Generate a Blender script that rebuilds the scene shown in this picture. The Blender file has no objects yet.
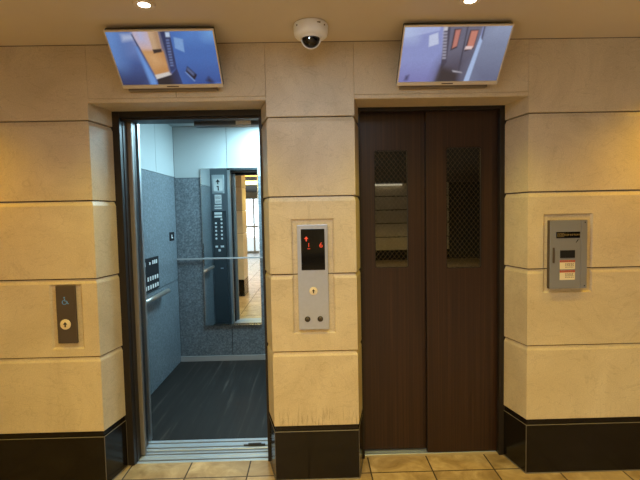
import bpy, bmesh, math, random
from mathutils import Vector, Matrix
from mathutils.geometry import tessellate_polygon

# ------------------------------------------------------------------ camera, world, lights, exposure
scn = bpy.context.scene
col = scn.collection

FPX = 445.0
CAM = Vector((-0.0205, -2.4272, 1.4947))
YAW, PITCH, ROLL = 0.0152, -0.0583, -0.0200
cam_d = bpy.data.cameras.new('camera')
cam_d.sensor_fit = 'HORIZONTAL'
cam_d.sensor_width = 36.0
cam_d.lens = FPX / 640.0 * 36.0
cam_d.clip_start = 0.02
cam = bpy.data.objects.new('camera', cam_d)
col.objects.link(cam)
fw = Vector((math.sin(YAW) * math.cos(PITCH), math.cos(YAW) * math.cos(PITCH), math.sin(PITCH)))
ri0 = Vector((math.cos(YAW), -math.sin(YAW), 0.0))
up0 = ri0.cross(fw)
ri = ri0 * math.cos(ROLL) + up0 * math.sin(ROLL)
up = up0 * math.cos(ROLL) - ri0 * math.sin(ROLL)
mw = Matrix((ri, up, -fw)).transposed().to_4x4()
mw.translation = CAM
cam.matrix_world = mw
scn.camera = cam

world = bpy.data.worlds.new('daylight')
scn.world = world
world.use_nodes = True
wb = world.node_tree.nodes['Background']
wb.inputs['Color'].default_value = (0.80, 0.92, 1.0, 1)
wb.inputs['Strength'].default_value = 3.5

scn.view_settings.view_transform = 'Standard'
scn.view_settings.look = 'None'
scn.view_settings.gamma = 1.0
scn.view_settings.use_curve_mapping = False
scn.view_settings.exposure = 0.0

# strengths (red, green, blue watts) of the lamps, the daylight and the added fill lights
L_ROW_IN = (44.0, 34.0, 4.0)       # first row of ceiling downlights, by the lifts
L_ROW_OUT = (43.0, 24.0, 0.5)
L_SECOND = (51.0, 41.0, 9.0)       # second row
L_BACK = (36.0, 46.0, 82.0)         # rows further back
L_END = (105.0, 76.0, 24.0)          # unseen spots added to brighten the far wall
L_NEAR_FILL = (6.0, 9.2, 12.5)  # unseen neutral light added to grey the upper middle wall
L_MID_FILL = (54.0, 24.0, 4.0)  # unseen area light added to fill the lobby
L_FAR_FILL = (84.0, 72.0, 22.0)  # further added fill light, with no fitting modelled
L_DAY = (120.0, 130.0, 110.0)      # daylight as an added area light outside an added side window
L_CAR = (24.5, 40.5, 48.5)         # the lift car's ceiling lamp


def lamp(kind, loc, rgb, **kw):
    d = bpy.data.lights.new('lamp_or_fill_light', kind)
    e = max(max(rgb), 1e-6)
    d.energy = e
    d.color = tuple(c / e for c in rgb)
    for k, v in kw.items():
        setattr(d, k, v)
    o = bpy.data.objects.new('lamp_or_fill_light', d)
    o.location = loc
    col.objects.link(o)
    return o


def spot(x, y, rgb, ang, blend):
    return lamp('SPOT', (x, y, CEIL - 0.02), rgb, spot_size=math.radians(ang), spot_blend=blend, shadow_soft_size=0.035)


def panel(x, y, z, sx, sy, rgb):
    return lamp('AREA', (x, y, z), rgb, shape='RECTANGLE', size=sx, size_y=sy)


CEIL = 2.4116
for lx in (-0.727, 0.684):
    spot(lx, -0.445, L_ROW_IN, 110, 0.8)
for lx in (-2.14, 2.09):
    spot(lx, -0.445, L_ROW_OUT, 125, 0.7)
for lx in (-2.14, -0.727, 0.684, 2.09):
    spot(lx, -1.9, L_SECOND, 125, 0.6)
for lx in (0.684, 2.09, 3.5):
    spot(lx, -8.0, L_END, 140, 0.3)
for ly in (-3.3, -4.8, -7.5):
    for lx in (-2.14, -0.727, 0.684, 2.09, 3.5):
        spot(lx, ly, L_BACK, 125, 0.6)
panel(-0.02, -1.15, CEIL - 0.02, 0.6, 0.6, L_NEAR_FILL)
panel(-0.6, -3.0, CEIL - 0.03, 2.4, 1.2, L_MID_FILL)
panel(-0.9, -5.6, CEIL - 0.03, 3.0, 1.4, L_FAR_FILL)
dl_ = panel(-3.66, -6.2, 1.25, 2.0, 6.0, L_DAY)
dl_.rotation_euler = (0, math.radians(-90), 0)
panel(-0.36, 1.62, 2.375, 0.55, 0.7, L_CAR)


# ------------------------------------------------------------------ materials
def new_mat(name):
    m = bpy.data.materials.new(name)
    m.use_nodes = True
    nt = m.node_tree
    return m, nt, nt.nodes, nt.links, nt.nodes['Principled BSDF']


def plain(name, c, rough=0.5, metal=0.0, spec=0.5, noise=0.0, nscale=30.0, bump=0.0):
    m, nt, N, L, P = new_mat(name)
    P.inputs['Roughness'].default_value = rough
    P.inputs['Metallic'].default_value = metal
    P.inputs['Specular IOR Level'].default_value = spec
    if noise > 0 or bump > 0:
        tc = N.new('ShaderNodeTexCoord')
        nz = N.new('ShaderNodeTexNoise')
        nz.inputs['Scale'].default_value = nscale
        nz.inputs['Detail'].default_value = 5
        L.new(tc.outputs['Object'], nz.inputs['Vector'])
        mx = N.new('ShaderNodeMix')
        mx.data_type = 'RGBA'
        mx.inputs[6].default_value = tuple(v * (1 - noise) for v in c) + (1,)
        mx.inputs[7].default_value = tuple(min(1, v * (1 + noise)) for v in c) + (1,)
        L.new(nz.outputs['Fac'], mx.inputs[0])
        L.new(mx.outputs[2], P.inputs['Base Color'])
        if bump > 0:
            b = N.new('ShaderNodeBump')
            b.inputs['Strength'].default_value = bump
            b.inputs['Distance'].default_value = 0.002
            L.new(nz.outputs['Fac'], b.inputs['Height'])
            L.new(b.outputs[0], P.inputs['Normal'])
    else:
        P.inputs['Base Color'].default_value = tuple(c) + (1,)
    return m


def emit(name, c, s=1.0):
    m, nt, N, L, P = new_mat(name)
    P.inputs['Base Color'].default_value = (0.01, 0.01, 0.01, 1)
    P.inputs['Roughness'].default_value = 0.4
    P.inputs['Emission Color'].default_value = tuple(c) + (1,)
    P.inputs['Emission Strength'].default_value = s
    return m


def ramp(N, stops):
    r = N.new('ShaderNodeValToRGB')
    e = r.color_ramp.elements
    while len(e) > 1:
        e.remove(e[-1])
    e[0].position, e[0].color = stops[0][0], stops[0][1]
    for p, c in stops[1:]:
        k = e.new(p)
        k.color = c
    return r


def mix(N, L, fac, a, b, mode='MIX'):
    mx = N.new('ShaderNodeMix')
    mx.data_type = 'RGBA'
    mx.blend_type = mode
    for sock, v in ((0, fac), (6, a), (7, b)):
        if hasattr(v, 'links'):
            L.new(v, mx.inputs[sock])
        elif sock == 0:
            mx.inputs[0].default_value = v
        else:
            mx.inputs[sock].default_value = tuple(v)[:3] + (1,)
    return mx.outputs[2]


def noise(N, L, vec, scale, detail=4, rough=0.5, dist=0.0):
    n = N.new('ShaderNodeTexNoise')
    n.inputs['Scale'].default_value = scale
    n.inputs['Detail'].default_value = detail
    n.inputs['Roughness'].default_value = rough
    n.inputs['Distortion'].default_value = dist
    L.new(vec, n.inputs['Vector'])
    return n.outputs['Fac']


def mapping(N, L, scale=(1, 1, 1), loc=(0, 0, 0), rot=(0, 0, 0)):
    tc = N.new('ShaderNodeTexCoord')
    mp = N.new('ShaderNodeMapping')
    mp.inputs['Scale'].default_value = scale
    mp.inputs['Location'].default_value = loc
    mp.inputs['Rotation'].default_value = rot
    L.new(tc.outputs['Object'], mp.inputs['Vector'])
    return mp.outputs[0]


def stone_mat():
    m, nt, N, L, P = new_mat('sandstone')
    v = mapping(N, L)
    big = noise(N, L, v, 2.2, 5, 0.6, 1.5)
    r = ramp(N, [(0.30, (0.54, 0.45, 0.305, 1)), (0.5, (0.61, 0.515, 0.36, 1)), (0.72, (0.67, 0.575, 0.415, 1))])
    L.new(big, r.inputs[0])
    # faint curved veins
    vv = noise(N, L, mapping(N, L, (1, 1, 1.6)), 3.1, 3, 0.55, 2.4)
    vr = ramp(N, [(0.485, (0, 0, 0, 1)), (0.5, (1, 1, 1, 1)), (0.515, (0, 0, 0, 1))])
    L.new(vv, vr.inputs[0])
    mm = N.new('ShaderNodeMath')
    mm.operation = 'MULTIPLY'
    mm.inputs[1].default_value = 0.24
    L.new(vr.outputs[0], mm.inputs[0])
    c = mix(N, L, mm.outputs[0], r.outputs[0], (0.33, 0.26, 0.16))
    fine = noise(N, L, v, 160, 3, 0.6)
    fr = ramp(N, [(0.35, (0.90, 0.90, 0.90, 1)), (0.65, (1.06, 1.06, 1.06, 1))])
    L.new(fine, fr.inputs[0])
    c = mix(N, L, 1.0, c, fr.outputs[0], 'MULTIPLY')
    # scuffs: thin upright scratches low on the stone, where trolleys rub it
    sc = noise(N, L, mapping(N, L, (70, 70, 7)), 1.0, 3, 0.7, 0.4)
    sr = ramp(N, [(0.53, (0, 0, 0, 1)), (0.64, (1, 1, 1, 1))])
    L.new(sc, sr.inputs[0])
    tc = N.new('ShaderNodeTexCoord')
    sx = N.new('ShaderNodeSeparateXYZ')
    L.new(tc.outputs['Object'], sx.inputs[0])
    hr = N.new('ShaderNodeMapRange')
    hr.inputs['From Min'].default_value = 0.45
    hr.inputs['From Max'].default_value = 0.30
    hr.inputs['To Min'].default_value = 0.0
    hr.inputs['To Max'].default_value = 0.75
    L.new(sx.outputs['Z'], hr.inputs['Value'])
    near = N.new('ShaderNodeMath')      # the middle pier is the most knocked about
    near.operation = 'COMPARE'
    L.new(sx.outputs['X'], near.inputs[0])
    near.inputs[1].default_value = -0.02
    near.inputs[2].default_value = 0.25
    nr = N.new('ShaderNodeMapRange')
    nr.inputs['To Min'].default_value = 0.22
    nr.inputs['To Max'].default_value = 1.0
    L.new(near.outputs[0], nr.inputs['Value'])
    m3 = N.new('ShaderNodeMath')
    m3.operation = 'MULTIPLY'
    L.new(hr.outputs[0], m3.inputs[0])
    L.new(nr.outputs[0], m3.inputs[1])
    m2 = N.new('ShaderNodeMath')
    m2.operation = 'MULTIPLY'
    L.new(sr.outputs[0], m2.inputs[0])
    L.new(m3.outputs[0], m2.inputs[1])
    c = mix(N, L, m2.outputs[0], c, (0.17, 0.12, 0.07))
    L.new(c, P.inputs['Base Color'])
    P.inputs['Roughness'].default_value = 0.42
    P.inputs['Specular IOR Level'].default_value = 0.4
    b = N.new('ShaderNodeBump')
    b.inputs['Strength'].default_value = 0.08
    b.inputs['Distance'].default_value = 0.002
    L.new(fine, b.inputs['Height'])
    L.new(b.outputs[0], P.inputs['Normal'])
    return m


def granite_mat():
    m, nt, N, L, P = new_mat('polished_black_granite')
    v = mapping(N, L)
    f = noise(N, L, v, 260, 3, 0.7)
    r = ramp(N, [(0.45, (0.006, 0.005, 0.004, 1)), (0.62, (0.016, 0.012, 0.009, 1)), (0.75, (0.05, 0.04, 0.03, 1))])
    L.new(f, r.inputs[0])
    L.new(r.outputs[0], P.inputs['Base Color'])
    P.inputs['Roughness'].default_value = 0.16
    P.inputs['Specular IOR Level'].default_value = 0.28
    return m


def tile_mat():
    m, nt, N, L, P = new_mat('stone_floor_tiles')
    tc = N.new('ShaderNodeTexCoord')
    sx = N.new('ShaderNodeSeparateXYZ')
    L.new(tc.outputs['Object'], sx.inputs[0])
    PIT = 0.357

    def M(op, a, b=None):
        n = N.new('ShaderNodeMath')
        n.operation = op
        for i, q in enumerate((a, b)):
            if q is None:
                continue
            if hasattr(q, 'links'):
                L.new(q, n.inputs[i])
            else:
                n.inputs[i].default_value = q
        return n.outputs[0]

    def cell(axis, off):
        a = M('DIVIDE', M('SUBTRACT', sx.outputs[axis], off), PIT)
        fl = M('FLOOR', a)
        fr = M('FRACT', a)
        d = M('MINIMUM', fr, M('SUBTRACT', 1.0, fr))
        return fl, M('LESS_THAN', d, 0.0042 / PIT)
    fx, gx = cell('X', 0.285)
    fy, gy = cell('Y', 0.05)
    g = M('MAXIMUM', gx, gy)
    cb = N.new('ShaderNodeCombineXYZ')
    L.new(fx, cb.inputs[0])
    L.new(fy, cb.inputs[1])
    wn = N.new('ShaderNodeTexWhiteNoise')
    wn.noise_dimensions = '3D'
    L.new(cb.outputs[0], wn.inputs['Vector'])
    va = N.new('ShaderNodeVectorMath')
    va.operation = 'ADD'
    L.new(tc.outputs['Object'], va.inputs[0])
    L.new(wn.outputs['Color'], va.inputs[1])
    big = noise(N, L, va.outputs[0], 7, 6, 0.62, 0.8)
    r = ramp(N, [(0.3, (0.22, 0.142, 0.058, 1)), (0.5, (0.37, 0.260, 0.125, 1)), (0.7, (0.53, 0.40, 0.225, 1))])
    L.new(big, r.inputs[0])
    br = N.new('ShaderNodeMapRange')
    br.inputs['To Min'].default_value = 0.88
    br.inputs['To Max'].default_value = 1.08
    L.new(wn.outputs['Value'], br.inputs['Value'])
    gcol = N.new('ShaderNodeCombineXYZ')
    for i in range(3):
        L.new(br.outputs[0], gcol.inputs[i])
    c = mix(N, L, 1.0, r.outputs[0], gcol.outputs[0], 'MULTIPLY')
    c = mix(N, L, g, c, (0.045, 0.030, 0.018))
    L.new(c, P.inputs['Base Color'])
    rr = N.new('ShaderNodeMapRange')
    rr.inputs['To Min'].default_value = 0.34
    rr.inputs['To Max'].default_value = 0.8
    L.new(g, rr.inputs['Value'])
    L.new(rr.outputs[0], P.inputs['Roughness'])
    b = N.new('ShaderNodeBump')
    b.inputs['Strength'].default_value = 0.25
    b.inputs['Distance'].default_value = 0.004
    hh = M('SUBTRACT', big, g)
    L.new(hh, b.inputs['Height'])
    L.new(b.outputs[0], P.inputs['Normal'])
    return m


def wood_mat(name, dark, mid, light, axis_scale, rough=0.35):
    m, nt, N, L, P = new_mat(name)
    f = noise(N, L, mapping(N, L, axis_scale), 1.0, 4, 0.65, 0.15)
    r = ramp(N, [(0.32, dark + (1,)), (0.5, mid + (1,)), (0.68, light + (1,))])
    L.new(f, r.inputs[0])
    L.new(r.outputs[0], P.inputs['Base Color'])
    P.inputs['Roughness'].default_value = rough
    return m


def plank_mat():
    m, nt, N, L, P = new_mat('dark_plank_vinyl')
    f = noise(N, L, mapping(N, L, (26, 1.1, 1)), 1.0, 4, 0.6, 0.2)
    r = ramp(N, [(0.42, (0.010, 0.0085, 0.0070, 1)), (0.58, (0.015, 0.0130, 0.0110, 1)), (0.76, (0.060, 0.052, 0.043, 1))])
    L.new(f, r.inputs[0])
    L.new(r.outputs[0], P.inputs['Base Color'])
    P.inputs['Roughness'].default_value = 0.55
    P.inputs['Specular IOR Level'].default_value = 0.25
    return m


def laminate_mat():
    m, nt, N, L, P = new_mat('blue_grey_speckled_laminate')
    v = mapping(N, L)
    f = noise(N, L, v, 62, 5, 0.8)
    r = ramp(N, [(0.36, (0.072, 0.090, 0.103, 1)), (0.5, (0.138, 0.167, 0.187, 1)), (0.64, (0.245, 0.288, 0.315, 1))])
    L.new(f, r.inputs[0])
    L.new(r.outputs[0], P.inputs['Base Color'])
    P.inputs['Roughness'].default_value = 0.32
    return m


def wired_glass_mat():
    """wired safety glass: a clear reflecting sheet with a fine diamond wire net cast in it"""
    m, nt, N, L, P = new_mat('wired_glass')
    tc = N.new('ShaderNodeTexCoord')
    sx = N.new('ShaderNodeSeparateXYZ')
    L.new(tc.outputs['Object'], sx.inputs[0])

    def M(op, a, b=None):
        n = N.new('ShaderNodeMath')
        n.operation = op
        for i, q in enumerate((a, b)):
            if q is None:
                continue
            if hasattr(q, 'links'):
                L.new(q, n.inputs[i])
            else:
                n.inputs[i].default_value = q
        return n.outputs[0]
    x, z = sx.outputs['X'], sx.outputs['Z']
    PIT = 0.028
    lines = []
    for s in (1, -1):
        a = M('FRACT', M('DIVIDE', M('ADD', M('MULTIPLY', x, 1.25 * s), z), PIT * 1.25))
        d = M('MINIMUM', a, M('SUBTRACT', 1.0, a))
        lines.append(M('LESS_THAN', d, 0.020))
    net = M('MAXIMUM', lines[0], lines[1])
    gl = N.new('ShaderNodeBsdfGlossy')
    gl.inputs['Roughness'].default_value = 0.015
    gl.inputs['Color'].default_value = (1, 0.97, 0.9, 1)
    tr = N.new('ShaderNodeBsdfTransparent')
    tr.inputs['Color'].default_value = (0.55, 0.58, 0.55, 1)
    df = N.new('ShaderNodeBsdfPrincipled')
    df.inputs['Base Color'].default_value = (0.13, 0.095, 0.05, 1)
    df.inputs['Roughness'].default_value = 0.5
    body = N.new('ShaderNodeMixShader')
    L.new(net, body.inputs[0])
    L.new(tr.outputs[0], body.inputs[1])
    L.new(df.outputs[0], body.inputs[2])
    fr = N.new('ShaderNodeFresnel')
    fr.inputs['IOR'].default_value = 2.3
    ms = N.new('ShaderNodeMixShader')
    L.new(fr.outputs[0], ms.inputs[0])
    L.new(body.outputs[0], ms.inputs[1])
    L.new(gl.outputs[0], ms.inputs[2])
    L.new(ms.outputs[0], N['Material Output'].inputs['Surface'])
    return m


def clear_glass_mat():
    m, nt, N, L, P = new_mat('clear_glass')
    gl = N.new('ShaderNodeBsdfGlossy')
    gl.inputs['Roughness'].default_value = 0.01
    tr = N.new('ShaderNodeBsdfTransparent')
    fr = N.new('ShaderNodeFresnel')
    fr.inputs['IOR'].default_value = 1.5
    ms = N.new('ShaderNodeMixShader')
    L.new(fr.outputs[0], ms.inputs[0])
    L.new(tr.outputs[0], ms.inputs[1])
    L.new(gl.outputs[0], ms.inputs[2])
    L.new(ms.outputs[0], N['Material Output'].inputs['Surface'])
    return m


def brushed(name, c, rough, scale):
    m, nt, N, L, P = new_mat(name)
    f = noise(N, L, mapping(N, L, scale), 1.0, 3, 0.6)
    mr = N.new('ShaderNodeMapRange')
    mr.inputs['To Min'].default_value = rough - 0.08
    mr.inputs['To Max'].default_value = rough + 0.08
    L.new(f, mr.inputs['Value'])
    L.new(mr.outputs[0], P.inputs['Roughness'])
    P.inputs['Base Color'].default_value = c + (1,)
    P.inputs['Metallic'].default_value = 1.0
    return m


STONE = stone_mat()
GRANITE = granite_mat()
TILE = tile_mat()
PLASTER = plain('ceiling_paint', (0.66, 0.59, 0.48), 0.7, noise=0.04, nscale=3)
SEAM = plain('dark_joint_and_groove_shade', (0.06, 0.042, 0.026), 0.8)
SEALANT = plain('grey_sealant', (0.11, 0.095, 0.075), 0.6)
FARCEIL = plain('dark_ceiling_panels', (0.022, 0.023, 0.025), 0.6)
FRAME = plain('dark_bronze_metal', (0.018, 0.0135, 0.011), 0.38, 0.0, 0.3)
WOOD = wood_mat('dark_rosewood_laminate', (0.014, 0.0048, 0.0018), (0.024, 0.0085, 0.0032), (0.042, 0.0165, 0.0068), (95, 95, 0.9), 0.38)
GLASS_W = wired_glass_mat()
GLASS = clear_glass_mat()
STEEL = brushed('brushed_steel', (0.55, 0.54, 0.53), 0.30, (3, 3, 220))
PLATE = plain('satin_steel_plate', (0.43, 0.46, 0.57), 0.30, 0.35, noise=0.08, nscale=60)
DSTEEL = plain('dark_steel', (0.10, 0.078, 0.062), 0.42, 0.4)
SILVER = plain('silver_bezel', (0.66, 0.62, 0.56), 0.35, 0.3)
CHROME = plain('chrome', (0.78, 0.76, 0.72), 0.12, 1.0)
RAIL = plain('satin_rail', (0.60, 0.54, 0.47), 0.28, 0.8)
SILLM = plain('sill_aluminium', (0.44, 0.52, 0.60), 0.34, 0.45)
MATT = plain('matt_black', (0.012, 0.012, 0.014), 0.7, 0.0, 0.15)
PALEMETAL = plain('pale_metal', (0.46, 0.47, 0.47), 0.35, 0.3)
ALU = plain('aluminium', (0.62, 0.64, 0.66), 0.30, 0.9)
BLACK = plain('black_plastic', (0.012, 0.012, 0.013), 0.35)
BLACKGLOSS = plain('black_display_glass', (0.006, 0.006, 0.007), 0.08)
SHAFT = plain('shaft_concrete', (0.03, 0.03, 0.03), 0.9)
BRIGHTW = plain('bright_white', (0.86, 0.90, 0.96), 0.4)
WHITEP = plain('white_plastic', (0.75, 0.74, 0.72), 0.4)
LAM = laminate_mat()
CARWHITE = plain('pale_car_panel', (0.42, 0.46, 0.46), 0.35, noise=0.02, nscale=8)
PLANK = plank_mat()
MIRROR = plain('mirror_silvering', (0.86, 0.90, 0.90), 0.015, 1.0)
RETURN = brushed('grey_steel_panel', (0.24, 0.27, 0.30), 0.35, (200, 200, 3))
CREAM = plain('cream_button', (0.78, 0.68, 0.48), 0.4)
RED = emit('red_led', (1.0, 0.07, 0.02), 1.0)
BLUE = plain('blue_print', (0.12, 0.34, 0.85), 0.5)
STRIP = plain('door_edge_metal', (0.27, 0.25, 0.235), 0.40, 0.6)


# ------------------------------------------------------------------ geometry helpers
def link(name, bm, mat, parent=None, smooth=False):
    me = bpy.data.meshes.new(name)
    bmesh.ops.recalc_face_normals(bm, faces=bm.faces)
    bm.to_mesh(me)
    bm.free()
    mats = mat if isinstance(mat, (list, tuple)) else [mat]
    for q in mats:
        me.materials.append(q)
    if smooth:
        for p in me.polygons:
            p.use_smooth = True
    o = bpy.data.objects.new(name, me)
    col.objects.link(o)
    if parent is not None:
        o.parent = parent
        o.matrix_parent_inverse = parent.matrix_world.inverted()
    return o


def box(bm, x0, x1, y0, y1, z0, z1, mi=0, bev=0.0):
    b2 = bmesh.new() if bev > 0 else bm
    vs = [b2.verts.new((x, y, z)) for z in (z0, z1) for y in (y0, y1) for x in (x0, x1)]
    fs = []
    for f in ((0, 2, 3, 1), (4, 5, 7, 6), (0, 1, 5, 4), (2, 6, 7, 3), (0, 4, 6, 2), (1, 3, 7, 5)):
        q = b2.faces.new([vs[i] for i in f])
        q.material_index = mi
        fs.append(q)
    if bev > 0:
        bmesh.ops.bevel(b2, geom=list(b2.edges), offset=bev, segments=2, affect='EDGES', profile=0.5, material=-1)
        for q in b2.faces:
            q.material_index = mi
        absorb(bm, b2)
    return bm


def absorb(bm, b2, M=None):
    mp = {}
    for v in b2.verts:
        mp[v] = bm.verts.new(M @ v.co if M else v.co)
    for f in b2.faces:
        try:
            q = bm.faces.new([mp[v] for v in f.verts])
            q.material_index = f.material_index
            q.smooth = f.smooth
        except ValueError:
            pass
    b2.free()


def cyl(bm, p0, p1, r0, r1=None, n=24, mi=0, smooth=True):
    """a capped (tapered) cylinder from p0 to p1"""
    r1 = r0 if r1 is None else r1
    p0, p1 = Vector(p0), Vector(p1)
    d = (p1 - p0).normalized()
    a = d.orthogonal().normalized()
    b = d.cross(a)
    R = []
    for p, r in ((p0, r0), (p1, r1)):
        R.append([bm.verts.new(p + (a * math.cos(t) + b * math.sin(t)) * r) for t in [2 * math.pi * i / n for i in range(n)]])
    for i in range(n):
        f = bm.faces.new((R[0][i], R[0][(i + 1) % n], R[1][(i + 1) % n], R[1][i]))
        f.material_index = mi
        f.smooth = smooth
    for ring in (R[0], R[1]):
        f = bm.faces.new(ring)
        f.material_index = mi
    return bm


def lathe(bm, c, prof, axis='Z', n=32, mi=0, smooth=True):
    """revolve prof = [(radius, height)] about the vertical (Z) or the wall normal (Y, height along -Y)"""
    c = Vector(c)
    rings = []
    for r, h in prof:
        ring = []
        for i in range(n):
            t = 2 * math.pi * i / n
            if axis == 'Z':
                p = c + Vector((r * math.cos(t), r * math.sin(t), h))
            else:
                p = c + Vector((r * math.cos(t), -h, r * math.sin(t)))
            ring.append(bm.verts.new(p))
        rings.append(ring)
    for a, b in zip(rings, rings[1:]):
        for i in range(n):
            f = bm.faces.new((a[i], a[(i + 1) % n], b[(i + 1) % n], b[i]))
            f.smooth = smooth
            f.material_index = mi
    for ring in (rings[0], rings[-1]):
        try:
            f = bm.faces.new(ring)
            f.material_index = mi
        except ValueError:
            pass
    return bm


def prism_xz(bm, pts, y0, y1, mi=0, holes=()):
    """polygon in XZ (with holes) extruded from y0 to y1"""
    loops = [pts] + list(holes)
    flat = [p for l in loops for p in l]
    tris = tessellate_polygon([[Vector((p[0], p[1], 0)) for p in l] for l in loops])
    A = [bm.verts.new((p[0], y0, p[1])) for p in flat]
    B = [bm.verts.new((p[0], y1, p[1])) for p in flat]
    for t in tris:
        for V in (A, B):
            f = bm.faces.new([V[i] for i in t])
            f.material_index = mi
    k = 0
    for l in loops:
        n = len(l)
        for i in range(n):
            a, b = k + i, k + (i + 1) % n
            f = bm.faces.new((A[a], A[b], B[b], B[a]))
            f.material_index = mi
        k += n
    return bm


def prism_yz(bm, pts, x0, x1, mi=0):
    A = [bm.verts.new((x0, y, z)) for y, z in pts]
    B = [bm.verts.new((x1, y, z)) for y, z in pts]
    n = len(pts)
    tris = tessellate_polygon([[Vector((p[0], p[1], 0)) for p in pts]])
    for t in tris:
        for V in (A, B):
            f = bm.faces.new([V[i] for i in t])
            f.material_index = mi
    for i in range(n):
        f = bm.faces.new((A[i], A[(i + 1) % n], B[(i + 1) % n], B[i]))
        f.material_index = mi
    return bm


def rrect(x0, x1, z0, z1, r, n=5):
    out = []
    for cx, cz, a0 in ((x1 - r, z1 - r, 0), (x0 + r, z1 - r, 90), (x0 + r, z0 + r, 180), (x1 - r, z0 + r, 270)):
        for i in range(n + 1):
            t = math.radians(a0 + 90.0 * i / n)
            out.append((cx + r * math.cos(t), cz + r * math.sin(t)))
    return out


def tag(o, label, cat, group=None, kind=None):
    o['label'] = label
    o['category'] = cat
    if group:
        o['group'] = group
    if kind:
        o['kind'] = kind
    return o


def struct(name, bm, mat, label=None, cat=None, parent=None):
    o = link(name, bm, mat, parent)
    if parent is None:
        o['kind'] = 'structure'
        if label:
            tag(o, label, cat)
    return o


def empty(name, loc):
    o = bpy.data.objects.new(name, None)
    o.location = loc
    col.objects.link(o)
    bpy.context.view_layer.update()
    return o


def part(name, bm, mat, parent, smooth=False, label=None):
    o = link(name, bm, mat, parent, smooth)
    if label:
        o['label'] = label
    return o


def text_bm(bm, s, size, M, depth=0.0006, mi=0):
    cu = bpy.data.curves.new('lettering', 'FONT')
    cu.body = s
    cu.size = size
    cu.align_x = 'CENTER'
    cu.align_y = 'CENTER'
    cu.extrude = depth
    t = bpy.data.objects.new('lettering', cu)
    col.objects.link(t)
    bpy.context.view_layer.update()
    dg = bpy.context.evaluated_depsgraph_get()
    me = bpy.data.meshes.new_from_object(t.evaluated_get(dg))
    b2 = bmesh.new()
    b2.from_mesh(me)
    for f in b2.faces:
        f.material_index = mi
    absorb(bm, b2, M)
    bpy.data.objects.remove(t)
    bpy.data.meshes.remove(me)
    bpy.data.curves.remove(cu)
    return bm


def on_wall(x, y, z):
    """text space (x right, y up, z out) standing on a wall that faces -Y"""
    return Matrix(((1, 0, 0, x), (0, 0, -1, y), (0, 1, 0, z), (0, 0, 0, 1)))


# ------------------------------------------------------------------ the building
X0, X1, X2, X3 = -1.2052, -0.2582, 0.2143, 1.1598          # front edges of the piers
B0, B1, B2, B3 = -1.1677, -0.3077, 0.2555, 1.1167          # the splayed reveals' back edges
D = 0.196
HEAD = 2.1077
JOINTS = [0.3134, 0.7377, 1.170, 1.5945, 2.0208]
LINE = 0.2824
XL, XR = -3.6, 5.6


def inset_poly(pts, ins):
    """move each edge i (from pts[i] to pts[i+1]) of a counter-clockwise polygon inwards by ins[i]"""
    n = len(pts)
    lines = []
    for i in range(n):
        a, b = Vector(pts[i]), Vector(pts[(i + 1) % n])
        d = (b - a).normalized()
        nrm = Vector((-d.y, d.x))
        lines.append((a + nrm * ins[i], d))
    out = []
    for i in range(n):
        p, d = lines[i - 1]
        q, e = lines[i]
        cr = d.x * e.y - d.y * e.x
        t = ((q.x - p.x) * e.y - (q.y - p.y) * e.x) / cr
        out.append((p.x + d.x * t, p.y + d.y * t))
    return out


def course(bm, pts, vis, z0, z1, ch_top=True, ch_bot=True, mi=0, slit=0.005):
    """one stone course: eased lower arris, a rebated sloping upper arris"""
    G, H, SL = 0.009, 0.024, slit
    lv = []
    if ch_bot:
        lv.append((z0, 0.0020))
        lv.append((z0 + 0.002, 0.0))
    else:
        lv.append((z0, 0.0))
    if ch_top:
        lv += [(z1 - SL - H, 0.0), (z1 - SL, G), (z1 - SL + 0.0004, G + 0.012), (z1, G + 0.012)]
    else:
        lv.append((z1, 0.0))
    rings = []
    for z, k in lv:
        P = inset_poly(pts, [k if v else 0.0 for v in vis])
        rings.append([bm.verts.new((x, y, z)) for x, y in P])
    n = len(pts)
    for k, (a, b) in enumerate(zip(rings, rings[1:])):
        for i in range(n):
            f = bm.faces.new((a[i], a[(i + 1) % n], b[(i + 1) % n], b[i]))
            f.material_index = 1 if ch_top and k >= len(rings) - 3 and vis[i] else mi
    bm.faces.new(rings[0]).material_index = mi
    bm.faces.new(rings[-1]).material_index = mi


def recess(o, x0, x1, z0, z1, depth=0.009):
    """sink a shallow rectangular panel into the stone"""
    b = bmesh.new()
    k = 0.009
    q = []
    for y, e in ((-0.009, 2 * k), (depth, 0.0)):
        q.append([b.verts.new((x, y, z)) for x, z in ((x0 - e + k, z0 - e + k), (x1 + e - k, z0 - e + k), (x1 + e - k, z1 + e - k), (x0 - e + k, z1 + e - k))])
    for i in range(4):
        b.faces.new((q[0][i], q[0][(i + 1) % 4], q[1][(i + 1) % 4], q[1][i]))
    b.faces.new(q[0])
    b.faces.new(q[1])
    c = link('cutter', b, STONE)
    md = o.modifiers.new('recess', 'BOOLEAN')
    md.operation = 'DIFFERENCE'
    md.solver = 'EXACT'
    md.object = c
    bpy.context.view_layer.update()
    dg = bpy.context.evaluated_depsgraph_get()
    me = bpy.data.meshes.new_from_object(o.evaluated_get(dg))
    o.modifiers.clear()
    o.data = me
    cm = c.data
    bpy.data.objects.remove(c)
    bpy.data.meshes.remove(cm)


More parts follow.
